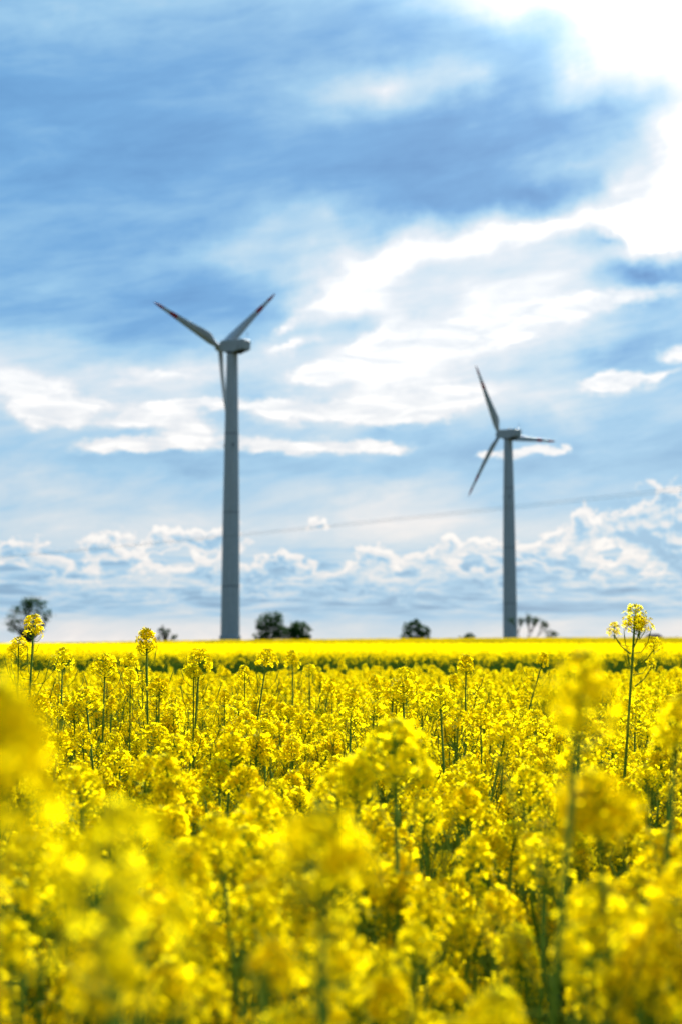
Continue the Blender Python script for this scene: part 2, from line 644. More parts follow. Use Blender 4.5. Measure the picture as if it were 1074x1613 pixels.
def blade_mesh(R):
    """blade along +Z, leading edge -X, trailing edge +X, flat side towards -Y"""
    mb = MB()
    n = 14
    secs = []
    zs = [1.0, 2.0, 3.2, 4.6, 6.2, 8.0, 10, 12.5, 15, 18, 21, R * .66, R * .66 + .02, 24.6, R * .76, R * .76 + .02, 27.8, R * .86, R * .86 + .02, 31.5, 33.2, R - .5, R]
    for z in zs:
        f = z / R
        chord = float(np.interp(f, [0, .07, .13, .19, .25, .45, .66, .86, .96, 1.0], [1.7, 1.8, 2.7, 3.7, 3.5, 2.7, 1.95, 1.25, .9, .18]))
        th = float(np.interp(f, [0, .07, .13, .2, .4, .7, 1.0], [1.0, .95, .6, .34, .22, .17, .14]))
        lead = float(np.interp(f, [0, .07, .2, 1], [.5, .5, .30, .30]))
        tw = math.radians(float(np.interp(f, [0, .2, .5, 1], [28, 24, 13, 6])))
        pre = 0.0 + 0.9 * f * f
        ring = []
        for k in range(n):
            a = 2 * math.pi * k / n
            x = math.cos(a)
            y = math.sin(a) * th * 0.5
            rd = sstep(.05, .2, f)
            # sharpen the trailing edge away from the round root
            y *= (1 - rd * 0.75 * max(0, x)) 
            X = (x * 0.5 + 0.5 - lead) * chord
            Y = y * chord
            ring.append((X * math.cos(tw) - Y * math.sin(tw), X * math.sin(tw) + Y * math.cos(tw) + pre, z))
        secs.append(ring)
    V = [p for r in secs for p in r]
    F, Mi = [], []
    for i in range(len(secs) - 1):
        zc = (zs[i] + zs[i + 1]) / 2 / R
        red = 1 if (zc > .86 or .66 < zc < .76) else 0
        for k in range(n):
            F.append((i * n + k, i * n + (k + 1) % n, (i + 1) * n + (k + 1) % n, (i + 1) * n + k))
            Mi.append(red)
    F.append(tuple(range(n))[::-1]); Mi.append(0)
    F.append(tuple(range((len(secs) - 1) * n, len(secs) * n))); Mi.append(1)
    mb.add(V, F, Mi)
    return mb


def turbine(px, hub_py, depth, phi, theta0, label):
    """phi: heading of the rotor axis, degrees to the left of +Y; theta0: first blade from upright"""
    base = at(px, HORIZON, depth)
    gz = ground_z(base.x, base.y)
    root = thing('wind_turbine', label, 'wind turbine', (base.x, base.y, gz), math.radians(phi), 'wind turbines standing behind the rapeseed field')
    HUB_H = at(px, hub_py, depth).z - gz
    TOWER_H = HUB_H - 2.4
    # tower: tapered tube with faint section flanges and a stepped foot
    prof = []
    hs = [0, 0.3, 24, 24.12, 24.24, 50, 50.12, 50.24, 78, 78.12, 78.24, TOWER_H]
    for h in hs:
        r = float(np.interp(h, [0, 50, 78, TOWER_H], [3.4, 2.92, 2.5, 1.98]))
        if h in (24.12, 50.12, 78.12):
            r += 0.05
        prof.append((r, h))
    seams = [1 if (i < len(hs) - 1 and hs[i] in (24, 24.12, 50, 50.12, 78, 78.12)) else 0 for i in range(len(hs) - 1) for _ in range(48)] + [0, 0]
    MB().lathe(prof, 48, seams).build('tower', [M_PAINT, M_DARK], root, auto=12)
    MB().lathe([(4.2, -1.5), (4.2, 0.15), (3.8, 0.2), (3.8, 6.6), (3.65, 6.9), (3.3, 6.95)], 48).build('tower_foot', M_CONC, root, auto=40)
    d = MB()
    d.prism([(-0.5, 0), (0.5, 0), (0.5, 1.9), (0.3, 2.15), (-0.3, 2.15), (-0.5, 1.9)], 0.14)
    dob = d.build('door', M_DARK, root, bevel=0.02)
    dob.location = (0, -3.85, 0.6)
    MB().tube([(0.36, -0.12, 1.0), (0.36, -0.12, 1.2)], 0.03, 6).build('handle', M_PAINT, dob)
    st = MB()
    for k in range(3):
        st.box((0, -4.3 - 0.3 * k, 0.5 - 0.2 * k - 0.1), (1.5, 0.3, 0.18))
    st.build('steps', M_DARK, root)
    # obstruction lights half way up
    for a in (115, 235, 355):
        b = MB()
        b.lathe([(0.22, -0.5), (0.26, -0.3), (0.26, 0.35), (0.16, 0.5)], 12)
        o = b.build('beacon', M_DARK, root)
        aa = math.radians(a)
        o.location = (2.72 * math.cos(aa), 2.72 * math.sin(aa), 74)
    # nacelle, long axis along local +Y (rotor end)
    nac = MB()
    R90 = Matrix.Rotation(math.radians(90), 4, 'Z')
    tilt = Matrix.Translation((0, 0, TOWER_H)) @ Matrix.Rotation(math.radians(5), 4, 'X') @ Matrix.Translation((0, 0, -TOWER_H))
    L = [(-4.3, -1.55), (-2.3, -2.25), (2.0, -2.3), (4.4, -1.75), (4.9, -1.1), (4.9, 1.35), (4.4, 2.0), (3.6, 2.15), (-4.3, 2.15)]
    nac.prism([(x, z) for x, z in L], 3.7, 0, Matrix.Translation((0, 0, HUB_H)) @ R90)
    n = nac.build('nacelle', M_PAINT, root, bevel=0.18, auto=40)
    n.matrix_local = tilt
    q = MB()
    q.prism([(-6.9, -1.35), (-4.55, -1.6), (-4.55, 2.2), (-6.7, 2.2), (-7.0, 1.9)], 3.9, 0, Matrix.Translation((0, 0, HUB_H)) @ R90)
    q.build('cooler_housing', M_PAINT, n, bevel=0.12, auto=40)
    q = MB()
    q.prism([(-4.6, -1.5), (-4.25, -1.5), (-4.25, 1.9), (-4.6, 1.9)], 3.5, 0, Matrix.Translation((0, 0, HUB_H)) @ R90)
    q.build('joint_gap', M_DARK, n)
    q = MB()
    q.prism([(-6.5, -1.6), (-6.1, -1.95), (-5.5, -1.7), (-5.2, -2.05), (-4.4, -2.2), (-3.2, -2.75), (-2.2, -2.6), (-2.2, -1.9), (-4.4, -1.4), (-6.5, -1.2)], 2.6, 0,
            Matrix.Translation((0, 0, HUB_H)) @ R90)
    q.build('crane_hatch', M_DARK, n, bevel=0.05)
    q = MB()
    q.lathe([(2.1, TOWER_H - 0.3), (2.1, TOWER_H + 0.35)], 40)
    q.build('yaw_ring', M_DARK, n, auto=40)
    q = MB()
    q.lathe([(0.75, 0), (0.75, 0.25), (0.55, 0.5), (0.25, 0.62)], 20, 0, Matrix.Translation((0, -0.6, HUB_H + 2.12)))
    q.build('roof_vent', M_DARK, n, auto=40)
    q = MB()
    q.tube([(0.6, -6.3, HUB_H + 2.1), (0.6, -6.3, HUB_H + 4.7)], 0.05, 6)
    q.tube([(0.3, -6.3, HUB_H + 4.1), (0.9, -6.3, HUB_H + 4.1)], 0.04, 6)
    q.lathe([(0.12, 4.5), (0.16, 4.6), (0.12, 4.85)], 10, 0, Matrix.Translation((0.6, -6.3, HUB_H)))
    q.build('antenna', M_DARK, n)
    # curved teal stripe on both flanks of the nacelle
    for sx in (-1, 1):
        q = MB()
        V, F = [], []
        for i in range(13):
            t = i / 12
            y = 0.55 - 2.3 * t
            z = 1.55 - 2.9 * t + 0.7 * math.sin(math.pi * t) * -1
            w = 0.20 + 0.28 * math.sin(math.pi * min(1, t * 1.1))
            V += [(sx * 1.856, y + w, z + w * .6), (sx * 1.856, y - w, z - w * .6)]
        for i in range(12):
            F.append((2 * i, 2 * i + 1, 2 * i + 3, 2 * i + 2))
        q.add(V, F)
        so = q.build('stripe', M_TEAL, n)
        sm = so.modifiers.new('thick', 'SOLIDIFY'); sm.thickness = 0.02; sm.offset = 0
    # hub and blades
    hub = MB()
    Mh = Matrix.Translation((0, 0, HUB_H)) @ Matrix.Rotation(math.radians(-90), 4, 'X')
    hub.lathe([(1.3, 4.85), (1.55, 5.2), (1.6, 6.4), (1.5, 7.2), (1.15, 7.9), (0.6, 8.35), (0.1, 8.5)], 32, 0, Mh)
    hb = hub.build('hub', M_PAINT, root, auto=40)
    hb.matrix_local = tilt
    proto = None
    for k in range(3):
        th = math.radians(theta0 + 120 * k)
        if proto is None:
            proto = blade_mesh(35.4).mesh('blade', [M_PAINT, M_RED], True)
        # local frame: rotor axis +Y, blade span turns from +Z towards +X
        o = link('blade', proto, hb)
        o.matrix_local = Matrix.Translation((0, 6.3, HUB_H)) @ Matrix.Rotation(th, 4, 'Y') @ Matrix.Diagonal((1, BLADE_FLIP, 1, 1))
    return root


BLADE_FLIP = -1
turbine(363, 546, 500, 50, 46.5, 'larger grey wind turbine on the left, one red-tipped blade hanging beside its tower')
turbine(803, 684, 662, 35, -29.5, 'smaller distant grey wind turbine on the right with one blade pointing level')

# ================================================================== power line
M_CABLE = mat('cable_aluminium', lambda N: principled(N, c3(0.07, 0.07, 0.075), 0.9, 0.05))
for (py0, py1, lab) in ((877, 768, 'upper thin power cable slanting across the low clouds'), (879, 773, 'lower thin power cable slanting across the low clouds')):
    pa, pb = at(0, py0, 150), at(1074, py1, 84)
    pts = []
    for i in range(41):
        t = -1.2 + 3.4 * i / 40
        p = pa.lerp(pb, t)
        p.z += 0.55 * ((t - 0.5) ** 2 - 0.25)
        pts.append(p)
    o = MB().tube(pts, 0.008, 6).build('power_cable', M_CABLE)
    tag(o, lab, 'power cable', 'cables of one overhead power line')


# ================================================================== trees and house
def _bark(N):
    n = N.noise(coord(N), 6.0, 5, 0.6)
    return principled(N, N.mix(n, c3(0.03, 0.024, 0.018), c3(0.09, 0.07, 0.05)), 0.9, 0.2, bump=n)


def _crown(dark):
    def f(N):
        n = N.noise(coord(N), 0.7, 5, 0.6)
        a, b = (c3(0.010, 0.022, 0.010), c3(0.026, 0.045, 0.018)) if dark else (c3(0.008, 0.034, 0.006), c3(0.026, 0.078, 0.012))
        col = N.mix(N.smooth(n, 0.3, 0.7), a, b)
        return thin(N, col, N.mix(n, c3(0.02, 0.07, 0.006), c3(0.05, 0.13, 0.01)), 0.9, 0.03, 0.22)
    return f


M_BARK = mat('bark', _bark)
M_CROWN = mat('tree_leaves', _crown(False))
M_CROWN_D = mat('tree_leaves_dark', _crown(True))


def tree(name, label, cat, px, top_py, depth, lobes, leaf=0.34, nleaf=3600, mcrown=None, seed=1, trunk=True, spread=1.0, cl=0.9, group=None, minz=None):
    """lobes in photograph pixels relative to (px, HORIZON): (dx, height, rx, rz, weight)"""
    rng = random.Random(seed)
    k = depth / F_PX
    b = at(px, HORIZON, depth)
    gz = ground_z(b.x, b.y)
    root = thing(name, label, cat, (b.x, b.y, gz), 0, group)
    e = EYE - gz
    L = [(dx * k, e + h * k, rx * k, rz * k, w) for dx, h, rx, rz, w in lobes]
    # limbs
    if trunk:
        t = MB()
        cx = sum(l[0] * l[4] for l in L) / sum(l[4] for l in L)
        topz = max(l[1] + l[3] * .6 for l in L)
        r0 = max(0.12, topz * 0.028)
        fork = min(l[1] - l[3] for l in L) * 0.9
        fork = max(0.5, fork)
        t.tube([(cx, 0, -0.3), (cx + .1, 0, fork * .5), (cx, 0.05, fork)], [r0 * 1.3, r0, r0 * .85], 10)
        for (lx, lz, rx, rz, w) in L:
            for q in range(4):
                a = rng.uniform(0, 6.28)
                tip = Vector((lx + math.cos(a) * rx * rng.uniform(.3, .9), math.sin(a) * rx * rng.uniform(.2, .8), lz + rz * rng.uniform(-.1, .9)))
                s0 = Vector((cx, 0, fork * rng.uniform(.7, 1)))
                mid = s0.lerp(tip, .5) + Vector((rng.uniform(-.3, .3), rng.uniform(-.3, .3), rng.uniform(0, .5)))
                t.tube([s0, mid, tip], [r0 * .55, r0 * .32, r0 * .08], 6, cap=False)
        t.build('trunk', M_BARK, root)
    # crown: leaf faces gathered in clumps, clumps spread through the lobes
    V, F = [], []
    tw = sum(l[4] for l in L)
    for (lx, lz, rx, rz, w) in L:
        nl = int(nleaf * w / tw)
        ncl = max(4, nl // 28)
        for c in range(ncl):
            while True:
                u = Vector((rng.uniform(-1, 1), rng.uniform(-1, 1), rng.uniform(-1, 1)))
                if 0.15 < u.length < 1:
                    break
            u = u.normalized() * (u.length ** 0.55) * rng.uniform(.75, 1.2)
            c0 = Vector((lx + u.x * rx, u.y * rx * .9, lz + u.z * rz))
            if c0.z < 0.3:
                c0.z = 0.3 + rng.random() * .5
            cr = cl * rng.uniform(.5, 1.15) * min(1.0, rx / 2.2)
            for q in range(nl // ncl):
                p = c0 + Vector((rng.gauss(0, .45) * cr, rng.gauss(0, .45) * cr, rng.gauss(0, .38) * cr))
                d = Vector((rng.gauss(0, 1), rng.gauss(0, 1), rng.gauss(0, .7))).normalized()
                s_ = d.orthogonal().normalized()
                s_.rotate(Matrix.Rotation(rng.uniform(0, 6.28), 3, d))
                t_ = d.cross(s_)
                l_ = leaf * rng.uniform(.6, 1.3)
                o = len(V)
                V += [p - s_ * l_ * .5, p + t_ * l_ * .32, p + s_ * l_ * .5, p - t_ * l_ * .32]
                F.append((o, o + 1, o + 2, o + 3))
    mb = MB()
    mb.add(V, F)
    mb.build('crown', mcrown or M_CROWN, root)
    return root


tree('tree', 'large sparse dark tree with sky showing through, at the left edge of the horizon', 'tree', 45, 936, 330,
     [(-26, 24, 9, 12, .7), (-20, 46, 13, 14, 1.2), (-6, 60, 14, 14, 1.7), (8, 62, 15, 14, 1.9), (24, 55, 12, 13, 1.3), (28, 40, 9, 10, .6), (0, 38, 15, 14, 1.3), (4, 16, 13, 14, 1.5), (-31, 38, 6, 9, .35), (16, 26, 9, 10, .6)],
     leaf=.42, nleaf=2600, mcrown=M_CROWN_D, seed=3, cl=1.5)
tree('shrub', 'small spiky dark shrub rising left of the large turbine tower', 'shrub', 258, 985, 300,
     [(0, 12, 9, 12, 2), (-5, 20, 4, 7, .6), (6, 19, 5, 6, .6), (16, 9, 5, 6, .9), (-2, 24, 2.5, 5, .3)], leaf=.30, nleaf=1300, seed=5, cl=.8)
tree('tree', 'taller left tree of the dense green pair right of the large turbine', 'tree', 427, 963, 400,
     [(-16, 18, 11, 14, 1.6), (-8, 32, 13, 12, 1.7), (6, 36, 13, 13, 1.9), (15, 20, 11, 14, 1.5), (0, 15, 15, 12, 1.6)], nleaf=6200, seed=7, cl=1.05, leaf=.42)
tree('tree', 'lower right tree of the dense green pair right of the large turbine', 'tree', 469, 976, 404,
     [(-12, 15, 10, 13, 1.3), (2, 24, 12, 12, 1.7), (13, 15, 10, 14, 1.4), (0, 12, 14, 10, 1.3)], nleaf=5200, seed=8, cl=1.05, leaf=.42)
tree('tree', 'lone round green tree between the two wind turbines', 'tree', 653, 975, 420,
     [(-15, 12, 9, 9, 1.1), (-9, 24, 10, 9, 1.3), (2, 30, 10, 9, 1.3), (12, 22, 10, 9, 1.3), (16, 10, 9, 9, 1.2), (0, 14, 13, 9, 1.4)], nleaf=4600, seed=11, cl=.95, leaf=.42)
tree('bush', 'low dome-shaped green bush just left of the smaller turbine', 'bush', 738, 997, 350,
     [(0, 3, 14, 14, 3), (0, -10, 14, 10, 1.5)], nleaf=4600, seed=12, trunk=False, cl=.5, leaf=.26)
tree('bush', 'tiny dark bush on the horizon right of the sparse tree', 'bush', 103, 1013, 300,
     [(-3, -4, 7, 8, 1), (4, -5, 7, 7.5, 1), (0, -14, 8, 6, 1)], nleaf=1400, seed=13, trunk=False, cl=.5, leaf=.25)
tree('bush', 'tiny bush on the horizon left of the lone round tree', 'bush', 560, 1006, 300,
     [(0, 0, 5, 7, 1), (0, -12, 5, 7, 1)], nleaf=900, seed=14, trunk=False, cl=.4, leaf=.25)
tree('bush', 'flat dark bush on the horizon right of the dark-roofed house', 'bush', 1070, 1003, 420,
     [(-8, 2, 10, 8, 1), (6, 2, 14, 9, 1.4), (16, -8, 14, 9, 1.4)], nleaf=2400, seed=15, trunk=False, cl=.6, leaf=.3)


def bare_tree():
    rng = random.Random(21)
    k = 380 / F_PX
    b = at(826, HORIZON, 380)
    gz = ground_z(b.x, b.y)
    root = thing('bare_tree', 'sparse nearly bare branching tree right of the smaller turbine tower', 'tree', (b.x, b.y, gz))
    e = EYE - gz
    t = MB()
    V, F = [], []

    def grow(p, d, length, r, lvl):
        q = p + d * length * .5 + Vector((rng.uniform(-.1, .1), rng.uniform(-.1, .1), .05)) * length
        z = q + d * length * .5
        t.tube([p, q, z], [r, r * .8, r * .55], 5, cap=False)
        if lvl >= 3:
            for _ in range(9):
                c = z.lerp(p, rng.random() * .9) + Vector((rng.gauss(0, .28), rng.gauss(0, .28), rng.gauss(0, .28)))
                n = Vector((rng.gauss(0, 1), rng.gauss(0, 1), rng.gauss(0, 1))).normalized()
                s_ = n.orthogonal().normalized() * .16
                t_ = n.cross(s_) * .7
                o = len(V)
                V.extend([c - s_, c + t_, c + s_, c - t_])
                F.append((o, o + 1, o + 2, o + 3))
            if lvl == 4:
                return
        for _ in range(3):
            dd = (d + Vector((rng.gauss(0, .38), rng.gauss(0, .38), rng.gauss(.12, .2)))).normalized()
            grow(z, dd, length * rng.uniform(.6, .8), r * .6, lvl + 1)

    for (dx, hx, hz) in ((-6, -.3, 1.0), (0, .12, 1.0), (6, .75, 1.0), (3, 1.1, .62), (-2, 0.35, 1.0)):
        d = Vector((hx, rng.uniform(-.3, .3), hz)).normalized()
        p = Vector((dx * k * .5, 0, -.2))
        m = p + d * e * 1.15
        t.tube([p, m], [.22, .15], 7)
        grow(m, d, 2.9, .17, 1)
    t.build('trunk', M_BARK, root)
    c = MB()
    c.add(V, F)
    c.build('crown', M_CROWN_D, root)


bare_tree()


def _wall(N):
    n = N.noise(coord(N), 1.2, 6, 0.6)
    return principled(N, N.mix(n, c3(0.42, 0.38, 0.32), c3(0.55, 0.50, 0.43)), 0.9, 0.2, bump=n, strength=0.15)


def _roof(N):
    P = coord(N)
    n = N.noise(P, 3.0, 5, 0.6)
    return principled(N, N.mix(n, c3(0.035, 0.018, 0.022), c3(0.075, 0.035, 0.04)), 0.8, 0.25, bump=n, strength=0.4, dist=0.05)


def house():
    b = at(1029, HORIZON, 600)
    gz = ground_z(b.x, b.y)
    top = EYE + (HORIZON - 998.5) / F_PX * 600 - gz
    root = thing('house', 'dark hip-roofed house peeking over the field behind the tall right flower', 'house', (b.x, b.y, gz), math.radians(8))
    W, D = 10.5, 8.5
    he = top - 3.4
    MB().box((0, 0, he / 2 - .2), (W, D, he + .4)).build('wall', mat('render_wall', _wall), root)
    r = MB()
    o = .5
    V = [(-W / 2 - o, -D / 2 - o, he - .15), (W / 2 + o, -D / 2 - o, he - .15), (W / 2 + o, D / 2 + o, he - .15), (-W / 2 - o, D / 2 + o, he - .15),
         (-W / 2 - o, -D / 2 - o, he + .05), (W / 2 + o, -D / 2 - o, he + .05), (W / 2 + o, D / 2 + o, he + .05), (-W / 2 - o, D / 2 + o, he + .05),
         (-2.3, 0, top), (2.3, 0, top)]
    F = [(3, 2, 1, 0), (0, 1, 5, 4), (1, 2, 6, 5), (2, 3, 7, 6), (3, 0, 4, 7), (4, 5, 9, 8), (5, 6, 9), (6, 7, 8, 9), (7, 4, 8)]
    r.add(V, F)
    r.build('roof', mat('roof_tiles', _roof), root)
    glass = mat('window_glass', lambda N: principled(N, c3(0.03, 0.04, 0.05), 0.08, 0.6))
    for wx in (-3.4, 0, 3.4):
        f = MB().box((wx, -D / 2 - .03, he - 1.6), (1.3, .08, 1.4)).build('window', M_PAINT, root)
        MB().box((wx, -D / 2 - .08, he - 1.6), (1.1, .03, 1.2)).build('pane', glass, f)


house()


# ================================================================== rapeseed: flower heads and plants
def petal_faces(mb, c, nrm, rng, size, lod, mi=0):
    """one four-petalled flower"""
    a = nrm.orthogonal().normalized()
    a.rotate(Matrix.Rotation(rng.uniform(0, 6.28), 3, nrm))
    b = nrm.cross(a)
    V, F = [], []
    cup = rng.uniform(.05, .55)
    for k in range(4):
        t = k * math.pi / 2 + rng.uniform(-.15, .15)
        d = a * math.cos(t) + b * math.sin(t)
        s = nrm.cross(d)
        L = size * rng.uniform(.85, 1.12)
        W = L * .46
        o = len(V)
        p = lambda x, y, z: c + d * (x * L) + s * (y * W) + nrm * (z * L)
        if lod == 0:
            V += [p(.08, 0, 0), p(.55, -.85, cup * .55), p(.95, -.6, cup * .65), p(1.0, .55, cup * .6), p(.6, .9, cup * .5), p(.6, 0, cup * .28)]
            F += [(o, o + 1, o + 5), (o + 1, o + 2, o + 5), (o + 2, o + 3, o + 5), (o + 3, o + 4, o + 5), (o + 4, o, o + 5)]
        else:
            V += [p(.05, 0, 0), p(.6, -.9, cup * .5), p(1.02, 0, cup * .62), p(.6, .9, cup * .5)]
            F += [(o, o + 1, o + 2, o + 3)]
    mb.add(V, F, mi)


def ellipsoid(mb, c, ax, r, l, mi, n=5):
    a = ax.orthogonal().normalized()
    b = ax.cross(a)
    V = [c - ax * l]
    for q in (-.45, .35):
        w = math.sqrt(1 - q * q)
        V += [c + ax * (l * q) + (a * math.cos(6.2832 * k / n) + b * math.sin(6.2832 * k / n)) * (r * w) for k in range(n)]
    V.append(c + ax * l)
    F = [(0, 1 + (k + 1) % n, 1 + k) for k in range(n)]
    F += [(1 + k, 1 + (k + 1) % n, 1 + n + (k + 1) % n, 1 + n + k) for k in range(n)]
    F += [(1 + n + k, 1 + n + (k + 1) % n, 1 + 2 * n) for k in range(n)]
    mb.add(V, F, mi)


def head_mesh_data(seed, lod, loose=0.0, n_fl=None, rad=None):
    """flower head; origin where the open flowers begin, stem along +Z. slots: petal, bud, stem"""
    rng = random.Random(seed)
    mb = MB()
    R = rad or rng.uniform(.021, .031)
    Hh = rng.uniform(.028, .062)
    nf = n_fl or int(rng.uniform(46, 64))
    if lod == 2:
        nf = 12
    fs = .0072 if lod < 2 else .0165
    if lod < 2:
        mb.tube([(0, 0, -.02), (0, 0, Hh * .8)], [.0022, .0012], 4 if lod else 5, 2, cap=False)
    g = 2.399963
    for i in range(nf):
        t = (i + .5) / nf
        z = Hh * (t ** .8)
        rr = R * (math.sqrt(max(.03, 1 - (t * .97) ** 2))) * rng.uniform(.72, 1.08) * (1 + loose * rng.uniform(-.2, .5))
        a = i * g + rng.uniform(-.35, .35)
        out = Vector((math.cos(a), math.sin(a), 0))
        c = out * rr + Vector((0, 0, z + rng.uniform(-.004, .004)))
        nr = (out * (1.1 - t * .6) + Vector((0, 0, .35 + t * .8)) + Vector((rng.gauss(0, .4), rng.gauss(0, .4), rng.gauss(0, .4)))).normalized()
        petal_faces(mb, c, nr, rng, fs * rng.uniform(.85, 1.15), lod)
        if lod < 2:
            root = Vector((0, 0, max(-.015, z - rr * .55)))
            if lod == 0:
                mid = root.lerp(c, .55) + Vector((0, 0, -.002))
                mb.tube([root, mid, c - nr * .003], .0006, 3, 2, cap=False)
                ellipsoid(mb, c + nr * .0025, nr, .0011, .003, 1, 4)
            else:
                mb.tube([root, c], .0006, 3, 2, cap=False)
    nb = (9, 5, 0)[lod]
    for i in range(nb):
        a = i * g
        r = .0085 * math.sqrt((i + .5) / nb)
        c = Vector((math.cos(a) * r, math.sin(a) * r, Hh * .93 + .006 * (1 - (i / nb)) + rng.uniform(-.001, .001)))
        ax = (Vector((math.cos(a), math.sin(a), 1.5))).normalized()
        ellipsoid(mb, c, ax, .0019, .0038, 1, 4 if lod else 5)
    return mb


def curve_pts(p0, p1, bend, n=7):
    out = []
    for i in range(n):
        t = i / (n - 1)
        out.append(p0.lerp(p1, t) + bend * math.sin(math.pi * t))
    return out


def pods_along(mb, pts, rng, length, lod, step=.013):
    """thin pedicels with young pods spiralling round the top of a stem below its flowers"""
    top = pts[-1]
    d = (pts[-1] - pts[-2]).normalized()
    a = rng.uniform(0, 6.28)
    s = .012
    while s < length:
        # point s below the top, walking down the polyline
        rest, p = s, top
        for i in range(len(pts) - 1, 0, -1):
            seg = (pts[i] - pts[i - 1]).length
            if rest <= seg:
                p = pts[i].lerp(pts[i - 1], rest / seg)
                dd = (pts[i] - pts[i - 1]).normalized()
                break
            rest -= seg
        else:
            return
        a += 2.4 + rng.uniform(-.3, .3)
        out = Vector((math.cos(a), math.sin(a), 0))
        L = rng.uniform(.018, .030) + min(.035, s * .30)
        up = .25 + .5 * min(1, s / length)
        m = p + out * L * .5 + Vector((0, 0, L * .12 * up))
        e = p + out * L * .92 + Vector((0, 0, L * (.35 + .4 * up)))
        if lod < 2:
            mb.tube([p, m, e], [.0008, .0009, .0007], 3, 0, cap=False)
            if s > .04 and rng.random() < .7:
                e2 = e + out * L * .25 + Vector((0, 0, L * .75))
                mb.tube([e, e.lerp(e2, .5), e2], [.0009, .0013, .0003], 3, 0, cap=False)
        s += step * rng.uniform(.8, 1.3) * (1 + lod * .5)


def leaf_faces(mb, p, out, L, W, rng, droop):
    up = Vector((0, 0, 1))
    s = out.cross(up).normalized()
    V, F = [], []
    n = 5
    for i in range(n):
        t = i / (n - 1)
        w = W * math.sin(math.pi * min(1, .12 + t * .88)) ** .7 * (1 if t < 1 else 0)
        c = p + out * (L * t) + up * (L * (.55 * t - droop * t * t))
        wv = rng.uniform(-.12, .12) * W
        V += [c - s * w * .5 + up * (w * .18 + wv), c, c + s * w * .5 + up * (w * .18 - wv)]
    for i in range(n - 1):
        for j in (0, 1):
            o = i * 3 + j
            F.append((o, o + 1, o + 4, o + 3))
    mb.add(V, F, 0)


def plant_data(seed, lod, H=1.25, n_br=6, top=None, bend=None, low_leaves=True, reach=.16, pod_len=.22, zone=.80):
    """stem, pods, leaves (MBs) and heads [(matrix, size)] of one plant, root at the origin"""
    rng = random.Random(seed)
    stem, pods, leaves, heads = MB(), MB(), MB(), []
    top = Vector(top) if top is not None else Vector((rng.uniform(-.12, .12), rng.uniform(-.12, .12), H))
    bend = Vector(bend) if bend is not None else Vector((rng.uniform(-.06, .06), rng.uniform(-.06, .06), 0))
    pts = curve_pts(Vector((0, 0, 0)), top, bend, 9)
    ns = (7, 5, 3)[lod]
    stem.tube(pts, [float(np.interp(i / 8, [0, .6, 1], [.0058, .0038, .0021])) for i in range(9)], ns)
    d = (pts[-1] - pts[-2]).normalized()

    def mhead(p, d, sc):
        q = d.to_track_quat('Z', 'Y').to_matrix().to_4x4()
        return Matrix.Translation(p) @ q @ Matrix.Rotation(rng.uniform(0, 6.28), 4, 'Z') @ Matrix.Scale(sc, 4)
    heads.append(mhead(pts[-1], d, rng.uniform(1.0, 1.2)))
    if lod < 2:
        pods_along(pods, pts, rng, pod_len, lod)
    a = rng.uniform(0, 6.28)
    Ht = top.z
    for b in range(n_br):
        t = .42 + .40 * (b + rng.uniform(.1, .9)) / max(1, n_br)
        i = t * 8
        p = pts[int(i)].lerp(pts[min(8, int(i) + 1)], i - int(i))
        a += 2.4 + rng.uniform(-.4, .4)
        out = Vector((math.cos(a), math.sin(a), 0))
        ez = Ht * rng.uniform(zone, .99)
        r = reach * rng.uniform(.45, 1.15)
        if ez < p.z + .1:
            ez = p.z + .12
        e = p + out * r + Vector((0, 0, ez - p.z))
        bp = curve_pts(p, e, out * r * .35, 6)
        stem.tube(bp, [.0028, .0027, .0025, .0022, .0019, .0016], max(3, ns - 1), 0, cap=False)
        dd = (bp[-1] - bp[-2]).normalized()
        heads.append(mhead(bp[-1], dd, rng.uniform(.5, .98)))
        if lod < 2:
            pods_along(pods, bp, rng, min(.14, (e - p).length * .5), lod, .016)
        leaf_faces(leaves, p, out, rng.uniform(.05, .11), rng.uniform(.012, .022), rng, rng.uniform(.3, .9))
    if low_leaves:
        for k in range((9, 7, 4)[lod]):
            t = rng.uniform(.12, .72)
            i = t * 8
            p = pts[int(i)].lerp(pts[int(i) + 1], i - int(i))
            a += 2.4
            out = Vector((math.cos(a), math.sin(a), 0))
            big = 1 - t
            leaf_faces(leaves, p, out, .08 + .16 * big * rng.uniform(.6, 1.2), .025 + .05 * big, rng, rng.uniform(.5, 1.2))
    return stem, pods, leaves, heads


N_HEADS = 8
HEAD0 = [head_mesh_data(100 + k, 0).mesh('flower_head', [M_PETAL, M_BUD, M_STEM]) for k in range(N_HEADS)]
HEAD0_LOOSE = [head_mesh_data(150 + k, 0, .45, 52).mesh('flower_head', [M_PETAL, M_BUD, M_STEM]) for k in range(4)]
HEAD_D = {1: [head_mesh_data(200 + k, 1) for k in range(6)], 2: [head_mesh_data(300 + k, 2) for k in range(5)]}


def stem_leaf(stem, pods, leaves):
    stem.add(pods.v, pods.f, 1)
    return stem.mesh('stem', [M_STEM, M_POD], True), leaves.mesh('leaves', [M_LEAF], True)


def assemble(stem, pods, leaves, heads, name, label, group, loc, rz, meshes=None, head_lib=None, scale=1.0, seed=0, rot=(0, 0)):
    rng = random.Random(seed)
    root = thing(name, label, 'plant', loc, rz, group)
    root.rotation_euler = (rot[0], rot[1], rz)
    root.scale = (scale,) * 3
    sm, lm = meshes or stem_leaf(stem, pods, leaves)
    link('stem', sm, root)
    link('leaves', lm, root)
    lib = head_lib or HEAD0
    for m in heads:
        link('flower_head', rng.choice(lib), root, m)
    return root


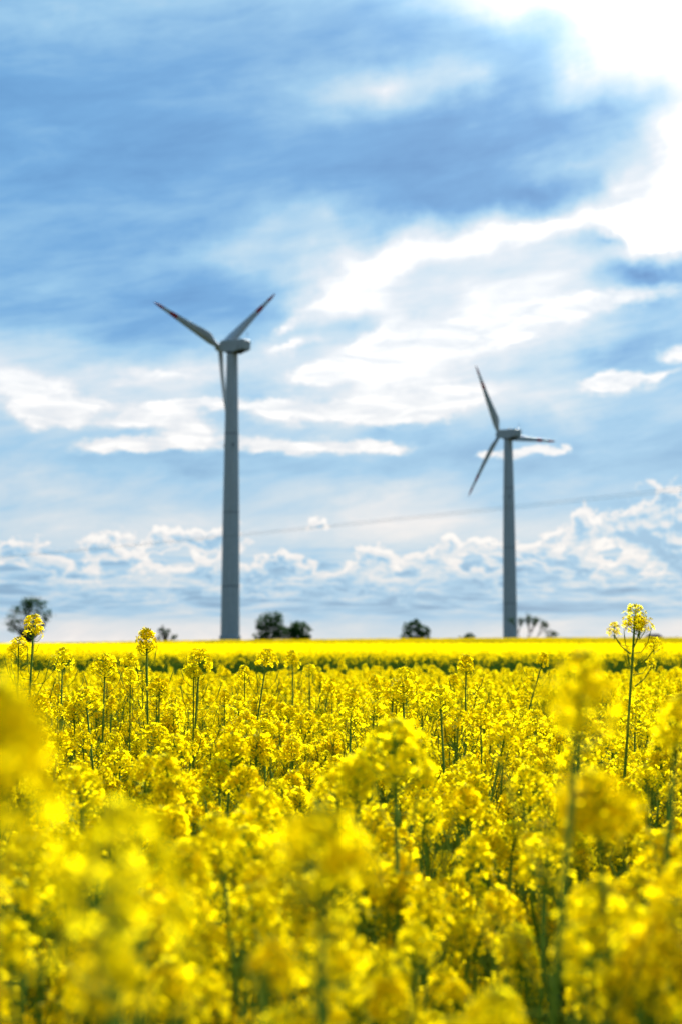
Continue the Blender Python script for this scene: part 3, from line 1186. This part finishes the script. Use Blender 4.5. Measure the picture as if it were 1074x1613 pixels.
def stem_plant(px, py, depth, foot_px, label, seed, bend=0.0, n_br=2, hsc=1.0, loose=False, branch_drop=.12, pod_len=.22, bend_y=0.0, reach=.1, hn=1, group=None, side=()):
    """a plant whose top flower head is centred on a photograph pixel; its stem leaves towards foot_px at ground"""
    p = at(px, py, depth)
    f = at(foot_px, HORIZON, depth)
    foot = Vector((f.x, depth + bend_y, 0))
    top = p - foot - Vector((0, 0, .022 * hsc))
    stem, pods, leaves, heads = plant_data(seed, 0, top.z, n_br, top, (bend, 0, 0), True, reach, pod_len)
    heads[0] = heads[0] @ Matrix.Scale(hsc, 4)
    for (off, sc) in side:
        c = top + Vector(off)
        j = top + Vector((off[0] * .1 - .004, 0, off[2] - .035))
        stem.tube([j, j.lerp(c, .6) + Vector((0, 0, -.006)), c], [.0016, .0012, .001], 5, 0, cap=False)
        heads.append(Matrix.Translation(c) @ Matrix.Scale(sc, 4))
    root = assemble(stem, pods, leaves, heads, 'rapeseed_plant', label, group or 'flowering rapeseed plants of the near field', foot, 0,
                    head_lib=HEAD0_LOOSE if loose else None, seed=seed)
    return root


# plants one can pick out by themselves
SPECIAL = [
    # px, py, depth, foot px, label, seed, kwargs
    (53, 988, 3.3, -90, 'tall rapeseed plant whose round yellow head overlaps the sparse dark tree', 1, dict(bend=.05, n_br=2, hsc=.95, branch_drop=.2)),
    (232, 1011, 3.3, 212, 'tall rapeseed plant with a domed head and curved pods left of the large turbine', 2, dict(bend=.02, n_br=3, hsc=.9)),
    (998, 976, 2.7, 845, 'tallest rapeseed plant at the right with a loose nodding yellow head', 3, dict(bend=.02, n_br=0, hsc=.72, pod_len=.10, loose=True, side=[((-.040, -.01, -.014), .42), ((.034, -.01, -.040), .50), ((.012, .015, -.004), .8), ((-.012, .01, -.05), .25), ((.03, 0, -.075), .3)])),
    (314, 1041, 3.5, 322, 'upright sharp rapeseed plant just left of the large turbine foot', 4, dict(bend=-.03, n_br=3, hsc=1.05)),
    (99, 1044, 3.9, 95, 'small rapeseed head in sharp focus right of the tall one by the sparse tree', 5, dict(n_br=4, hsc=.9)),
    (205, 1040, 4.4, 180, 'small rapeseed head immediately left of the domed tall one', 6, dict(n_br=4, hsc=.9)),
    (166, 1046, 3.6, 150, 'paired rapeseed heads midway between the two tall left ones', 7, dict(n_br=4, hsc=1.0)),
    (419, 1037, 4.0, 250, 'rapeseed head standing up below the dense tree pair, left one', 8, dict(bend=.03, n_br=4, hsc=.95)),
    (461, 1040, 5.0, 470, 'rapeseed head standing up below the dense tree pair, right one', 9, dict(n_br=4, hsc=1.0)),
    (733, 1048, 3.8, 715, 'rapeseed head standing up beneath the low dome-shaped bush', 10, dict(n_br=4, hsc=.9)),
    (852, 1040, 4.6, 590, 'thin leaning rapeseed stem with a small head below the bare tree', 11, dict(n_br=1, hsc=.75, bend=.04)),
    (-12, 1215, .50, -60, 'very blurred large yellow rapeseed head at the left edge', 12, dict(n_br=1, hsc=.9, reach=.04)),
    (908, 1112, .95, 560, 'blurred pale yellow rapeseed head just left of the tallest stem', 13, dict(n_br=0, hsc=.85, reach=.05)),
    (940, 1262, .98, 1160, 'blurred rounded yellow rapeseed cluster right of centre foreground', 14, dict(n_br=2, hsc=1.15, reach=.07)),
    (622, 1190, 1.55, 520, 'softly blurred rapeseed head in the middle, beside a long dark stem', 15, dict(n_br=2, hsc=1.1, bend=.03)),
    (505, 1345, .78, 520, 'blurred yellow rapeseed head low in the centre of the field', 16, dict(n_br=2, hsc=.95, reach=.08)),
    (185, 1440, .62, 160, 'large blurred rapeseed head in the lower left foreground', 17, dict(n_br=2, hsc=1.0, reach=.08)),
    (1062, 1150, 1.25, 640, 'blurred leaning green rapeseed stem crossing the right foreground', 18, dict(n_br=1, hsc=.9, bend=.03)),
]
special_xy = []
for (px, py, dep, foot, lab, seed, kw) in SPECIAL:
    r = stem_plant(px, py, dep, foot, lab, seed, **kw)
    special_xy.append((r.location.x, r.location.y))

# ---- the field itself: jittered rows; the plants that show largest are objects, the rest one mass
NEAR_END = 13.2
N_OBJ = 282
rngF = random.Random(42)
pts_all = []
sp = .150
yy = -1.2
while yy < NEAR_END + .6:
    half = abs(yy) * .34 + 1.6
    x = -half
    while x < half:
        px_, py_ = x + rngF.uniform(-.5, .5) * sp, yy + rngF.uniform(-.5, .5) * sp
        edge = NEAR_END + .35 * math.sin(px_ * 1.7) + .25 * math.sin(px_ * 4.1 + 1)
        if py_ < edge and math.hypot(px_, py_) > .42 and not (py_ > -1.3 and abs(px_) < .30 and py_ < .50):
            pts_all.append((px_, py_))
        x += sp
    yy += sp


def plant_height(x, y, rng):
    h = rng.gauss(1.215 - .0050 * max(0, y - 3), .038)
    if y < 7 and rng.random() < .07:
        h += rng.uniform(.02, .085)
    h = min(h, 1.40)
    if y < 1.5:
        h = min(h + .02, 1.21 + .06 * y)
    h -= .05 * (0.5 + 0.5 * math.sin(x * 1.9 + 2) * math.sin(y * 1.3 + .5))
    return max(1.0, h)


NV = 12
VAR = []
for v in range(NV):
    d = plant_data(500 + v, 0, 1.25, 10 + v % 4, reach=.19)
    VAR.append((d, stem_leaf(*d[:3])))


def in_view(x, y):
    return y > .5 and abs(x) < y * .243 + .10


cand = sorted([p for p in pts_all if in_view(*p)], key=lambda p: p[1])
obj_pts = set(cand[:N_OBJ])
far_obj = cand[min(N_OBJ, len(cand)) - 1][1]
print('plants in view', len(cand), 'objects out to', far_obj)
GRP = 'flowering rapeseed plants of the near field'
cnt = 0
for (x, y) in cand[:N_OBJ]:
    if any(math.hypot(x - a, y - b) < .05 for a, b in special_xy):
        continue
    v = cnt % NV
    d, ms = VAR[v]
    h = plant_height(x, y, rngF)
    if y < 1.7:
        lab = 'out-of-focus rapeseed plant among the nearest blurred yellow flowers at the bottom'
    else:
        lab = 'yellow-flowered rapeseed plant level with its neighbours in the sharper middle field'
    assemble(*d, 'rapeseed_plant', lab, GRP + (' nearest the camera' if y < 1.7 else ''), (x, y, 0), rngF.uniform(0, 6.28), ms, None, h / 1.25, cnt,
             (rngF.gauss(0, .08), rngF.gauss(0, .08)))
    cnt += 1


# ---- sources for the mass
def joined(seed, lod, n_br, H=1.25, zone=.80):
    rng = random.Random(seed)
    st, pd, lf, hd = plant_data(seed, lod, H, n_br, zone=zone)
    mb = MB()
    mb.add(st.v, st.f, 2)
    mb.add(pd.v, pd.f, 3)
    mb.add(lf.v, lf.f, 4)
    for m in hd:
        h = rng.choice(HEAD_D[lod])
        mb.add(h.v, h.f, h.m, m)
    return mb.mesh('rapeseed_source', [M_PETAL, M_BUD, M_STEM, M_POD, M_LEAF])


def source_collection(name, meshes):
    c = bpy.data.collections.new(name)
    for k, me in enumerate(meshes):
        o = bpy.data.objects.new(f'{name}_{k:02d}', me)
        c.objects.link(o)
    return c


def scatter(name, points, coll, extra_mesh=None):
    """one object whose points carry whole plants; points: (x, y, z, rotx, roty, rotz, scale, index)"""
    P = np.array(points, dtype=np.float32)
    me = bpy.data.meshes.new(name)
    me.vertices.add(len(P))
    me.vertices.foreach_set('co', P[:, :3].ravel())
    a = me.attributes.new('rot', 'FLOAT_VECTOR', 'POINT')
    a.data.foreach_set('vector', P[:, 3:6].ravel())
    a = me.attributes.new('scl', 'FLOAT', 'POINT')
    a.data.foreach_set('value', P[:, 6].copy())
    a = me.attributes.new('idx', 'INT', 'POINT')
    a.data.foreach_set('value', P[:, 7].astype(np.int32))
    me.update()
    o = link(name, me)
    ng = bpy.data.node_groups.new(name, 'GeometryNodeTree')
    ng.interface.new_socket('Geometry', in_out='INPUT', socket_type='NodeSocketGeometry')
    ng.interface.new_socket('Geometry', in_out='OUTPUT', socket_type='NodeSocketGeometry')
    gi, go = ng.nodes.new('NodeGroupInput'), ng.nodes.new('NodeGroupOutput')
    ci = ng.nodes.new('GeometryNodeCollectionInfo')
    ci.inputs['Collection'].default_value = coll
    ci.inputs['Separate Children'].default_value = True
    ci.inputs['Reset Children'].default_value = True
    iop = ng.nodes.new('GeometryNodeInstanceOnPoints')
    iop.inputs['Pick Instance'].default_value = True

    def attr(nm, typ):
        n = ng.nodes.new('GeometryNodeInputNamedAttribute')
        n.data_type = typ
        n.inputs[0].default_value = nm
        return n.outputs[0]
    L = ng.links.new
    L(gi.outputs[0], iop.inputs['Points'])
    L(ci.outputs[0], iop.inputs['Instance'])
    L(attr('idx', 'INT'), iop.inputs['Instance Index'])
    L(attr('rot', 'FLOAT_VECTOR'), iop.inputs['Rotation'])
    L(attr('scl', 'FLOAT'), iop.inputs['Scale'])
    L(iop.outputs[0], go.inputs[0])
    md = o.modifiers.new('plants', 'NODES')
    md.node_group = ng
    return o


src1 = source_collection('mid_plants', [joined(700 + k, 1, 10 + k % 4) for k in range(8)])
rest = [p for p in pts_all if p not in obj_pts]
pl = []
for (x, y) in rest:
    h = plant_height(x, y, rngF)
    if y < .6:
        h = min(h, 1.15)
    pl.append((x, y, 0, rngF.gauss(0, .05), rngF.gauss(0, .05), rngF.uniform(0, 6.28), h / 1.25, rngF.randrange(8)))
o = scatter('rapeseed_crop', pl, src1)
o['kind'] = 'stuff'
print('mass plants', len(pl))

# ---- the far field: plants along its front, then a bumpy flowering canopy up to the ridge
src2 = source_collection('far_plants', [joined(800 + k, 2, 8, 1.25, (.89, .83, .91, .76, .87, .72)[k]) for k in range(6)])
pl = []
y = 30.0
while y < 75:
    st_ = .24 + (y - 30.0) * .007
    half = y * .26 + 6
    x = -half
    while x < half:
        qx, qy = x + rngF.uniform(-.5, .5) * st_, y + rngF.uniform(-.5, .5) * st_
        pl.append((qx, qy, ground_z(qx, qy), rngF.gauss(0, .05), rngF.gauss(0, .05), rngF.uniform(0, 6.28),
                   rngF.gauss(1.03, .025), rngF.randrange(6)))
        x += st_
    y += st_
print('far plants', len(pl))
o = scatter('far_rapeseed_crop', pl, src2)
o['kind'] = 'stuff'


def canopy():
    rng = np.random.RandomState(5)
    ys = [32.0]
    while ys[-1] < 262:
        ys.append(ys[-1] + .28 + (ys[-1] - 32) * .006)
    V, F = [], []
    nx = 260
    for j, y in enumerate(ys):
        half = y * .30 + 8
        xs = np.linspace(-half, half, nx) + rng.uniform(-.1, .1, nx)
        for x in xs:
            base = ground_z(x, y)
            V.append((x, y, base + 1.15 + rng.uniform(-.12, .10) + .05 * math.sin(x * .9) * math.sin(y * .7)))
    n0 = len(V)
    for j in range(len(ys) - 1):
        for i in range(nx - 1):
            a = j * nx + i
            F.append((a, a + 1, a + nx + 1, a + nx))
    # front skirt down to the soil so the crop has its thickness
    for i in range(nx):
        x, y, z = V[i]
        V.append((x, y + .02, ground_z(x, y) - .05))
    for i in range(nx - 1):
        F.append((i, n0 + i, n0 + i + 1, i + 1))
    mb = MB()
    mb.v, mb.f, mb.m = V, F, [0] * (len(F) - (nx - 1)) + [1] * (nx - 1)
    o = mb.build('flowering_crop', [M_CANOPY, M_STEM])
    o['kind'] = 'stuff'


canopy()
